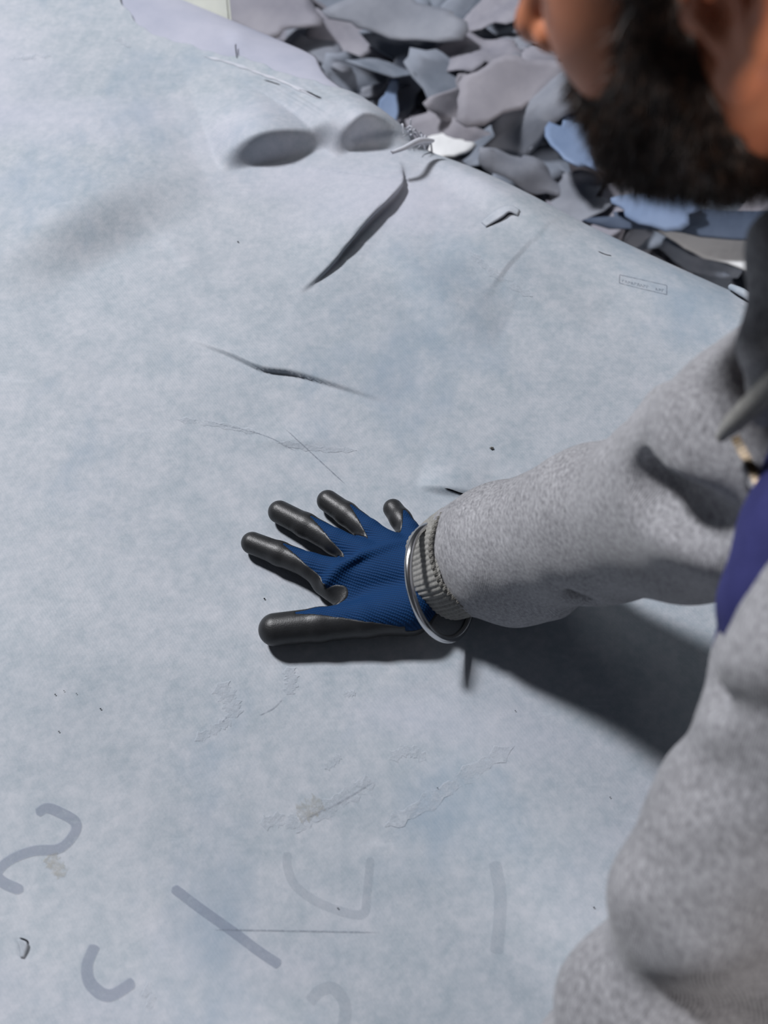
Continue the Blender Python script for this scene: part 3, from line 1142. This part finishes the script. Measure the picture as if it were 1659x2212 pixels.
def skull(Q):
    d = ell(Q, (-.012, 0, .050), (.098, .077, .088))                 # cranium
    d = smin(d, ell(Q, (.045, 0, .0), (.055, .058, .085)), 0.03)      # face block
    d = smin(d, ell(Q, (.050, .036, -.022), (.034, .028, .036)), 0.022)   # cheeks
    d = smin(d, ell(Q, (.050, -.036, -.022), (.034, .028, .036)), 0.022)
    jl = smin(cone(Q, (-.004, .056, -.040), (.012, .052, -.072), .016, .014), cone(Q, (.012, .052, -.072), (.070, .014, -.095), .014, .014), 0.008)
    jr = smin(cone(Q, (-.004, -.056, -.040), (.012, -.052, -.072), .016, .014), cone(Q, (.012, -.052, -.072), (.070, -.014, -.095), .014, .014), 0.008)
    d = smin(d, smin(jl, jr, 0.01), 0.028)
    d = smin(d, ell(Q, (.072, 0, -.092), (.018, .020, .017)), 0.015)   # chin
    d = smin(d, ell(Q, (.060, 0, -.055), (.036, .036, .030)), 0.02)    # mouth block
    d = smin(d, cone(Q, (.084, .03, .032), (.084, -.03, .032), .013, .013), 0.012)   # brow
    for s in (-1, 1):
        d = smax(d, -ell(Q, (.094, .031 * s, .012), (.014, .016, .011)), 0.010)       # eye socket
    # nose
    d = smin(d, cone(Q, (.090, 0, .018), (.112, 0, -.022), .008, .0105), 0.010)
    d = smin(d, ell(Q, (.1135, 0, -.0255), (.0115, .0115, .0105)), 0.004)
    for s in (-1, 1):
        d = smin(d, ell(Q, (.100, .0135 * s, -.029), (.011, .0075, .0085)), 0.005)
        d = smax(d, -ell(Q, (.106, .0065 * s, -.037), (.004, .003, .004)), 0.002)
    # lips
    d = smin(d, cone(Q, (.092, .016, -.0555), (.092, -.016, -.0555), .0055, .0055), 0.006)
    d = smin(d, cone(Q, (.089, .014, -.067), (.089, -.014, -.067), .0062, .0062), 0.006)
    d = smax(d, -cone(Q, (.1, .022, -.061), (.1, -.022, -.061), .0022, .0022), 0.002)
    return d


def ears(Q):
    d = None
    for s in (-1, 1):
        def S(*p): return np.array((p[0], p[1] * s, p[2]))
        o = None
        rim = [S(.000, .074, .012), S(.004, .082, .028), S(-.010, .091, .036), S(-.026, .096, .028), S(-.030, .094, .006), S(-.020, .088, -.016), S(-.008, .081, -.030)]
        for a, b in zip(rim[:-1], rim[1:]):
            c = cone(Q, a, b, .0042, .0042)
            o = c if o is None else smin(o, c, 0.003)
        body = ell(Q, S(-.014, .083, .004), (.018, .006, .033))
        body = smax(body, -ell(Q, S(-.006, .092, .002), (.010, .012, .013)), 0.004)
        o = smin(o, body, 0.005)
        o = smin(o, ell(Q, S(-.006, .079, -.034), (.0095, .0055, .0115)), 0.006)    # lobe
        o = smin(o, ell(Q, S(.006, .077, -.004), (.0055, .005, .0085)), 0.005)      # tragus
        o = smin(o, cone(Q, S(-.018, .089, .018), S(-.018, .088, -.010), .003, .0035), 0.004)   # antihelix
        d = o if d is None else np.minimum(d, o)
    return d


NB = (C7 + TF * 0.035 - V3(0, 0, 0.06) - HC) @ HM.T


def neck(Q):
    return smin(cone(Q, (-.030, 0, -.045), NB, .056, .066), cone(Q, NB, (CHEST - HC) @ HM.T, .066, .09), 0.03)


def head_sdf(P):
    Q = to_head(P)
    d = smin(skull(Q), neck(Q), 0.025)
    return smin(d, ears(Q), 0.006)


hp = np.array([H(x, y, z) for x in (-.125, .14) for y in (-.11, .11) for z in (-.15, .155)])
lo_h = np.minimum(hp.min(0), CHEST - 0.11)
hi_h = np.maximum(hp.max(0), CHEST + 0.05)
body = sdf_obj('body', head_sdf, lo_h, hi_h, 0.0026, MAT['skin'], man)
body['label'] = 'brown skinned head and neck, face turned down and away'
for s in (-1, 1):
    bm = bmesh.new()
    bmesh.ops.create_uvsphere(bm, u_segments=20, v_segments=12, radius=0.0115)
    me = bpy.data.meshes.new('eye')
    c = H(.0795, .031 * s, .011)
    for v in bm.verts:
        v.co = Vector(c + np.array(v.co))
    bm.to_mesh(me)
    bm.free()
    me.materials.append(MAT['eye'])
    me.materials.append(MAT['hair'])
    for p in me.polygons:
        p.use_smooth = True
        if ((np.array(p.center) - c) @ HM[0]) > 0.0098:
            p.material_index = 1
    o = bpy.data.objects.new('eye', me)
    COL.objects.link(o)
    o.parent = man
    o.matrix_parent_inverse = Vector_inv(man)


def hn(Q, s):
    x, y, z = Q[:, 0] * s, Q[:, 1] * s, Q[:, 2] * s
    return (np.sin(90 * x + 40 * z + 2 * np.sin(60 * y)) * np.sin(75 * y - 55 * z) * 0.5 + np.sin(170 * x - 120 * y + 90 * z) * 0.5).astype(f32)


def beard_mask(Q):
    """negative inside the bearded area"""
    x, y, z = Q[:, 0], np.abs(Q[:, 1]), Q[:, 2]
    # upper border: from the sideburn in front of the ear, curving down over the cheek to the moustache
    ub = np.interp(x, [-.03, .008, .022, .034, .05, .065, .08, .10, .12], [-.055, -.045, .06, .02, -.028, -.042, -.046, -.043, -.043]).astype(f32)
    m1 = z - ub
    back = f32(-.004) + np.clip((-.035 - z) * -0.35, -0.02, 0.02) - x     # rear border along the jaw
    back = np.interp(z, [-.14, -.10, -.075, -.05, -.02, .06], [-.012, -.010, .000, .004, .012, .014]).astype(f32) - x
    low = f32(-.118) - z
    lips = -ell(Q, (.098, 0, -.0615), (.02, .021, .011))
    m = smax(smax(m1, back, .006), low, .006)
    return smax(m, lips, 0.003) + f32(0.0016) * hn(Q, 1.0)


def hair_mask(Q):
    x, y, z = Q[:, 0], np.abs(Q[:, 1]), Q[:, 2]
    hl = np.interp(x, [-.12, -.07, -.03, -.012, .010, .024, .05, .075, .10], [-.045, -.04, -.012, .036, .030, .025, .07, .085, .085]).astype(f32)
    return hl - z + f32(0.002) * hn(Q, 1.0)


def thick_beard(Q):
    t = np.interp(Q[:, 2], [-.12, -.09, -.05, 0.0, .06], [.016, .015, .010, .004, .003])
    return (t * np.interp(Q[:, 0], [0, .03, .07, .1], [.6, .8, .5, .2])).astype(f32)


def beard_sdf(P):
    Q = to_head(P)
    b = smin(skull(Q), neck(Q), 0.025)
    t = thick_beard(Q)
    mk = beard_mask(Q)
    t = t * np.clip(-mk / f32(.018), 0.0, 1) + f32(0.0002) + f32(0.0012) * hn(Q, 1.6)
    return smax(smax(b - t, mk, 0.002), -(b + f32(.004)), 0.001)


beard = sdf_obj('beard', beard_sdf, np.array([H(x, y, z) for x in (-.03, .13) for y in (-.09, .09) for z in (-.15, .075)]).min(0),
                np.array([H(x, y, z) for x in (-.03, .13) for y in (-.09, .09) for z in (-.15, .075)]).max(0), 0.0026, MAT['hair'], man)
beard['label'] = 'full dark brown beard and sideburn'


def hair_sdf(P):
    Q = to_head(P)
    b = smin(skull(Q), neck(Q), 0.025)
    mk = hair_mask(Q)
    t = f32(.016) * np.clip(-mk / f32(.03), 0.0, 1) + f32(0.001) + f32(0.0025) * hn(Q, 0.8)
    e = np.minimum(ell(Q, (-.014, .088, .003), (.026, .014, .042)), ell(Q, (-.014, -.088, .003), (.026, .014, .042)))
    return smax(smax(smax(b - t, mk, 0.002), -(b + f32(.004)), 0.001), -e, 0.002)


hr = sdf_obj('hair', hair_sdf, hp.min(0), hp.max(0), 0.0034, MAT['hair'], man)


def strands(name, obj, mask, count, length, seed, comb):
    """short tapered hairs rooted on the surface of obj"""
    rg = np.random.default_rng(seed)
    me = obj.data
    n = len(me.polygons)
    cen = np.empty(n * 3)
    me.polygons.foreach_get('center', cen)
    nor = np.empty(n * 3)
    me.polygons.foreach_get('normal', nor)
    cen, nor = cen.reshape(-1, 3), nor.reshape(-1, 3)
    Q = (cen - HC) @ HM.T
    outer = (((cen - H(.0, 0, .0)) * nor).sum(1) > 0)
    ok = np.where(outer & (mask(Q.astype(f32)) < 0.004))[0]
    pick = rg.choice(ok, count)
    root = cen[pick] + rg.normal(0, 0.0012, (count, 3))
    N = nor[pick]
    comb_w = np.asarray(comb) @ HM
    d = N * rg.uniform(0.25, 0.9, (count, 1)) + comb_w * rg.uniform(0.4, 1.0, (count, 1)) + rg.normal(0, 0.25, (count, 3))
    d /= np.linalg.norm(d, axis=1)[:, None]
    L = length * rg.uniform(0.5, 1.2, (count, 1))
    s = np.cross(d, rg.normal(0, 1, (count, 3)))
    s /= np.linalg.norm(s, axis=1)[:, None]
    wd = 0.00022
    droop = comb_w * 0.35
    a0 = root - s * wd
    a1 = root + s * wd
    midp = root + d * L * 0.55 + droop * L * 0.1
    b0, b1 = midp - s * wd * 0.8, midp + s * wd * 0.8
    tip = root + d * L + droop * L * 0.45
    Vv = np.stack([a0, a1, b1, b0, tip], 1).reshape(-1, 3)
    k = np.arange(count)[:, None] * 5
    Fq = (k + np.array([0, 1, 2, 3])).tolist() + (k + np.array([3, 2, 4])).tolist()
    o = mesh(name, Vv, Fq, MAT['hair'])
    o.parent = obj
    tag(o, kind='stuff')
    return o


strands('beard_hairs', beard, beard_mask, 18000, 0.010, 5, (.25, 0, -1))
strands('head_hairs', hr, hair_mask, 9000, 0.02, 6, (-.6, 0, -.4))
for s in (-1, 1):
    t = tube('eyebrow', [H(.097, .012 * s, .031), H(.099, .028 * s, .038), H(.090, .046 * s, .033)], [.003, .0045, .002], MAT['hair'], man, 8, 14)

# -- trousers and shoes (below the table edge) ----------------------------


def trouser_sdf(P):
    d = smin(cone(P, PEL + TL * .07, PEL - TL * .07, .125, .125), cone(P, PEL + TL * .075 - V3(0, 0, .05), M(-.50, -.39, .52), .105, .075), .03)
    d = smin(d, cone(P, M(-.50, -.39, .52), M(-.56, -.38, .09), .075, .058), .03)
    d2 = smin(cone(P, PEL - TL * .075 - V3(0, 0, .05), M(-.50, -.58, .52), .105, .075), cone(P, M(-.50, -.58, .52), M(-.56, -.59, .09), .075, .058), .03)
    d = smin(d, d2, .02)
    d = np.maximum(d, f32(0.05) - P[:, 2])
    return np.maximum(d, (P @ TF.astype(f32)) - f32(FE - 0.012)) + f32(.003) * fold_noise(P, 0.8)


pc = M(-.48, -.48, 0)
sdf_obj('trousers', trouser_sdf, pc + V3(-.34, -.34, .03), pc + V3(.34, .34, 1.16), 0.009, MAT['trouser'], man)


def shoe(l):
    c = M(-.50, l, 0)

    def fn(P):
        d = smin(cone(P, c + TF * -.10 + V3(0, 0, .045), c + TF * .10 + V3(0, 0, .035), .042, .036), cone(P, c + TF * -.08 + V3(0, 0, .05), c + TF * -.07 + V3(0, 0, .10), .045, .048), .03)
        return smax(d, f32(0.001) - P[:, 2], .006)
    return sdf_obj('shoe', fn, c + V3(-.2, -.2, -.01), c + V3(.2, .2, .17), 0.006, MAT['shoe'], man)


shoe(-.385)
shoe(-.585)

# -- left glove, mirrored from the right one, resting on the table --------
gax = (CH['middle'][3] - WR)[:2]
ang0 = math.atan2(gax[1], gax[0])
axw = WR - WR2
tgt = math.atan2(axl[1], axl[0]) + (math.atan2(axw[1], axw[0]) - ang0)
new_w = np.array([*(WRL + axl * 0.045)[:2], 0])


def mirror_copy(src, parent):
    me = src.data.copy()
    n = len(me.vertices)
    co = np.empty(n * 3)
    me.vertices.foreach_get('co', co)
    co = co.reshape(-1, 3)
    q = co - np.array([WR[0], WR[1], 0])
    ca, sa = math.cos(-ang0), math.sin(-ang0)
    x = q[:, 0] * ca - q[:, 1] * sa
    y = -(q[:, 0] * sa + q[:, 1] * ca)
    ca, sa = math.cos(tgt), math.sin(tgt)
    out = np.c_[x * ca - y * sa + new_w[0], x * sa + y * ca + new_w[1], co[:, 2]]
    me.vertices.foreach_set('co', out.ravel())
    me.flip_normals()
    me.update()
    o = src.copy()
    o.data = me
    COL.objects.link(o)
    o.parent = parent
    return o


g2 = mirror_copy(glove, man)
g2.matrix_parent_inverse = Vector_inv(man)
mirror_copy(coat, g2)

# ------------------------------------------------------------------ heap of leather offcuts
rs = random.Random(21)


def scrap_mesh(seed, L, W, bend):
    r = random.Random(seed)
    nr, na = 5, 26
    ph = [r.uniform(0, 6.28) for _ in range(8)]
    out = []
    for j in range(na):
        a = 2 * math.pi * j / na
        rad = 1 + 0.20 * math.sin(2 * a + ph[0]) + 0.15 * math.sin(3 * a + ph[1]) + 0.10 * math.sin(5 * a + ph[2]) + r.uniform(-.09, .09)
        out.append((L * rad * math.cos(a), W * rad * math.sin(a)))
    kx, ky = r.uniform(8, 20), r.uniform(6, 22)

    def z(x, y):
        return (bend * math.sin(kx * x + ph[3]) * 0.6 + bend * 0.8 * math.sin(ky * y + 5 * x + ph[4]) + bend * 14 * (r2s * (x * x / (L)) + r3s * y * y / W) * 0.25 +
                bend * 0.35 * math.sin(34 * x + ph[5]) * math.sin(29 * y + ph[6]))
    r2s, r3s = r.uniform(-1, 1), r.uniform(-1, 1)
    th = 0.0016
    Vt = []
    for s in (1, -1):
        Vt.append((0, 0, z(0, 0) + s * th))
        for k in range(1, nr + 1):
            for (x, y) in out:
                t = k / nr
                Vt.append((x * t, y * t, z(x * t, y * t) + s * th))
    n1 = 1 + nr * na
    F = []
    for s in (0, 1):
        o = s * n1
        for j in range(na):
            t = (o, o + 1 + j, o + 1 + (j + 1) % na)
            F.append(t if s == 0 else t[::-1])
            for k in range(nr - 1):
                q = (o + 1 + k * na + j, o + 1 + (k + 1) * na + j, o + 1 + (k + 1) * na + (j + 1) % na, o + 1 + k * na + (j + 1) % na)
                F.append(q if s == 0 else q[::-1])
    b0 = 1 + (nr - 1) * na
    for j in range(na):
        j2 = (j + 1) % na
        F.append((b0 + j, n1 + b0 + j, n1 + b0 + j2, b0 + j2))
    me = bpy.data.meshes.new('leather_offcut')
    me.from_pydata(Vt, [], F)
    me.update()
    me.polygons.foreach_set('use_smooth', [True] * len(me.polygons))
    return me


variants = []
for k in range(20):
    me = scrap_mesh(100 + k, rs.uniform(.10, .19), rs.uniform(.055, .10), rs.uniform(.020, .038))
    me.materials.append(SCRAP[k % 4])
    variants.append(me)


def mound(f, l):
    """height of the heap; it rises away from the table"""
    d = EDGE_L - 0.16 - l
    return 0.36 + 0.30 * min(max(d, 0), 1.5) - 0.08 * max(d - 1.5, 0) + 0.05 * math.sin(4 * f + 3 * l) * math.sin(5 * l - 1)


def put_scrap(me, x, y, z, yaw, tx, ty):
    o = bpy.data.objects.new('leather_offcut', me)
    COL.objects.link(o)
    o.location = (x, y, z)
    o.rotation_euler = (tx, ty, yaw)
    return o


# packed core of the heap, coloured dark to stand for shaded gaps between offcuts
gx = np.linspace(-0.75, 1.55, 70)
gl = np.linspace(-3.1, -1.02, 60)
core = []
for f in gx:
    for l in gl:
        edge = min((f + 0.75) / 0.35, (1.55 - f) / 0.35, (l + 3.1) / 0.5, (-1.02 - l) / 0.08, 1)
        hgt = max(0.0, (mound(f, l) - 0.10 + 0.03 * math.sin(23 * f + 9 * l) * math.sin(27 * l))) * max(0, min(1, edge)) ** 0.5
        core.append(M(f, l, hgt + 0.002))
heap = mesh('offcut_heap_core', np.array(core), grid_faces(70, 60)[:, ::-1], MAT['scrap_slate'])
tag(heap, 'packed core of the heap behind the table, coloured dark as shade between offcuts', 'leather offcuts', None, 'stuff')

LAB = '%s leather offcut among others in the loose heap behind the table'
cands = []
for k in range(285):
    px, py = rs.uniform(430, 1720), rs.uniform(-110, 600)
    z = 0.5
    for _ in range(10):
        f, l = fl(onz(px, py, z))
        z = 0.5 * z + 0.5 * mound(float(f), float(l))
    if l > -1.10:
        l = -1.10 - rs.uniform(0, .2)
    cands.append((float(f), float(l)))


def scrap_pose():
    return (rs.gauss(0.1, 0.6) + (math.pi if rs.random() < .5 else 0), rs.gauss(0.0, 0.26), rs.gauss(0, 0.24), rs.uniform(0.42, 0.78))


from mathutils import Matrix, Euler
for i, (f, l) in enumerate(cands):
    p = M(f, l, mound(f, l) + rs.uniform(-0.05, 0.05))
    yaw, tx, ty, sc = scrap_pose()
    e = (Matrix.Rotation(0.32, 4, 'X') @ Euler((tx, ty, yaw)).to_matrix().to_4x4()).to_euler()
    vi = rs.randrange(20)
    o = put_scrap(variants[vi], *p, e.z, e.x, e.y)
    o.scale = (sc, sc, sc)
    sh_ = ('plain grey', 'mauve-grey', 'blue-grey', 'pale mauve')[vi % 4]
    tag(o, LAB % sh_, 'leather offcut', sh_ + ' offcuts in the heap')
# the rest of the heap, deeper down and out to the sides: joined, past counting
jv, jf = [], []
for k in range(700):
    f, l = rs.uniform(-0.78, 1.58), rs.uniform(-3.12, -1.12)
    e_ = max(0.0, min((f + 0.75) / 0.35, (1.55 - f) / 0.35, (l + 3.1) / 0.5, 1)) ** 0.5
    p = M(f, l, max(0.03, mound(f, l) * e_ + rs.uniform(-0.10, -0.02)))
    yaw, tx, ty, sc = scrap_pose()
    mt = Matrix.Translation(p) @ Matrix.Rotation(0.25, 4, 'X') @ Euler((tx, ty, yaw)).to_matrix().to_4x4() @ Matrix.Scale(sc, 4)
    me = variants[rs.randrange(20)]
    b = len(jv)
    jv += [tuple(mt @ v.co) for v in me.vertices]
    jf += [tuple(b + q for q in pl.vertices) for pl in me.polygons]
rest = mesh('offcut_heap', jv, jf, SCRAP[2])
tag(rest, 'many more grey offcuts packed underneath and around the loose heap', 'leather offcuts', None, 'stuff')


def special(px, py, z, L, W, yaw, tx, ty, mat, label, seed, name='leather_offcut', cat='leather offcut', bend=.008):
    me = scrap_mesh(seed, L, W, bend)
    me.materials.append(mat)
    p = onz(px, py, z)
    o = put_scrap(me, *p, yaw, tx, ty)
    o.name = name
    return tag(o, label, cat)


def mz(px, py):
    z = 0.5
    for _ in range(12):
        f, l = fl(onz(px, py, z))
        z = 0.5 * z + 0.5 * (mound(float(f), float(l)) + 0.045)
    return z


special(1240, 310, mz(1240, 310) + .03, .075, .034, 1.75, .35, .1, MAT['scrap_blue'], 'blue-tinted leather offcut lying just left of the beard', 501)
special(838, 230, mz(838, 230) + .035, .08, .018, 1.45, .3, .1, MAT['scrap_blue'], 'narrow blue leather strip sticking up in the middle of the heap', 502)
special(1100, 190, mz(1100, 190) + .03, .085, .05, .35, .35, 0, SCRAP[3], 'broad smooth pale offcut lying on top of the heap near the nose', 503, bend=.016)
special(860, 40, mz(860, 40) + .04, .10, .045, -.1, .25, 0, SCRAP[0], 'wide curled grey offcut at the top edge of the heap', 504, bend=.016)
special(560, 20, mz(560, 20) + .08, .09, .05, -.3, .3, .1, SCRAP[1], 'flat mauve-grey offcut beside the cream card', 505)
special(965, 318, mz(965, 318) + .0, .045, .022, .2, .1, 0, MAT['film'], 'white paper scrap at the foot of the heap behind the frayed edge', 506, 'paper_scrap', 'paper', .003)
special(1560, 540, mz(1560, 540) + .0, .09, .035, -.25, .1, 0, MAT['film'], 'crumpled white plastic sheet beside the table corner', 507, 'plastic_sheet', 'plastic', .012)
special(1540, 488, mz(1540, 488) + .03, .17, .022, -.06, .35, 0, MAT['scrap_slate'], 'long slate-blue folded leather strip below the beard', 508)
special(1420, 455, mz(1420, 455) + .04, .07, .026, -.1, .3, 0, MAT['scrap_blue'], 'pale blue offcut on the slate strip below the chin', 509)
cc = onz(338, -22, 0.80)
card = box('cream_card', cc + V3(0, 0.06, 0), V3(0.97, 0.05, 0.1) / np.linalg.norm(V3(0.97, 0.05, 0.1)), np.cross(V3(0, -0.5, 0.87), V3(0.97, 0.05, 0.1)) / np.linalg.norm(np.cross(V3(0, -0.5, 0.87), V3(0.97, 0.05, 0.1))), (0.09, 0.10, 0.003), MAT['card'])
tag(card, 'cream cardboard sheet at the far end of the table', 'card')
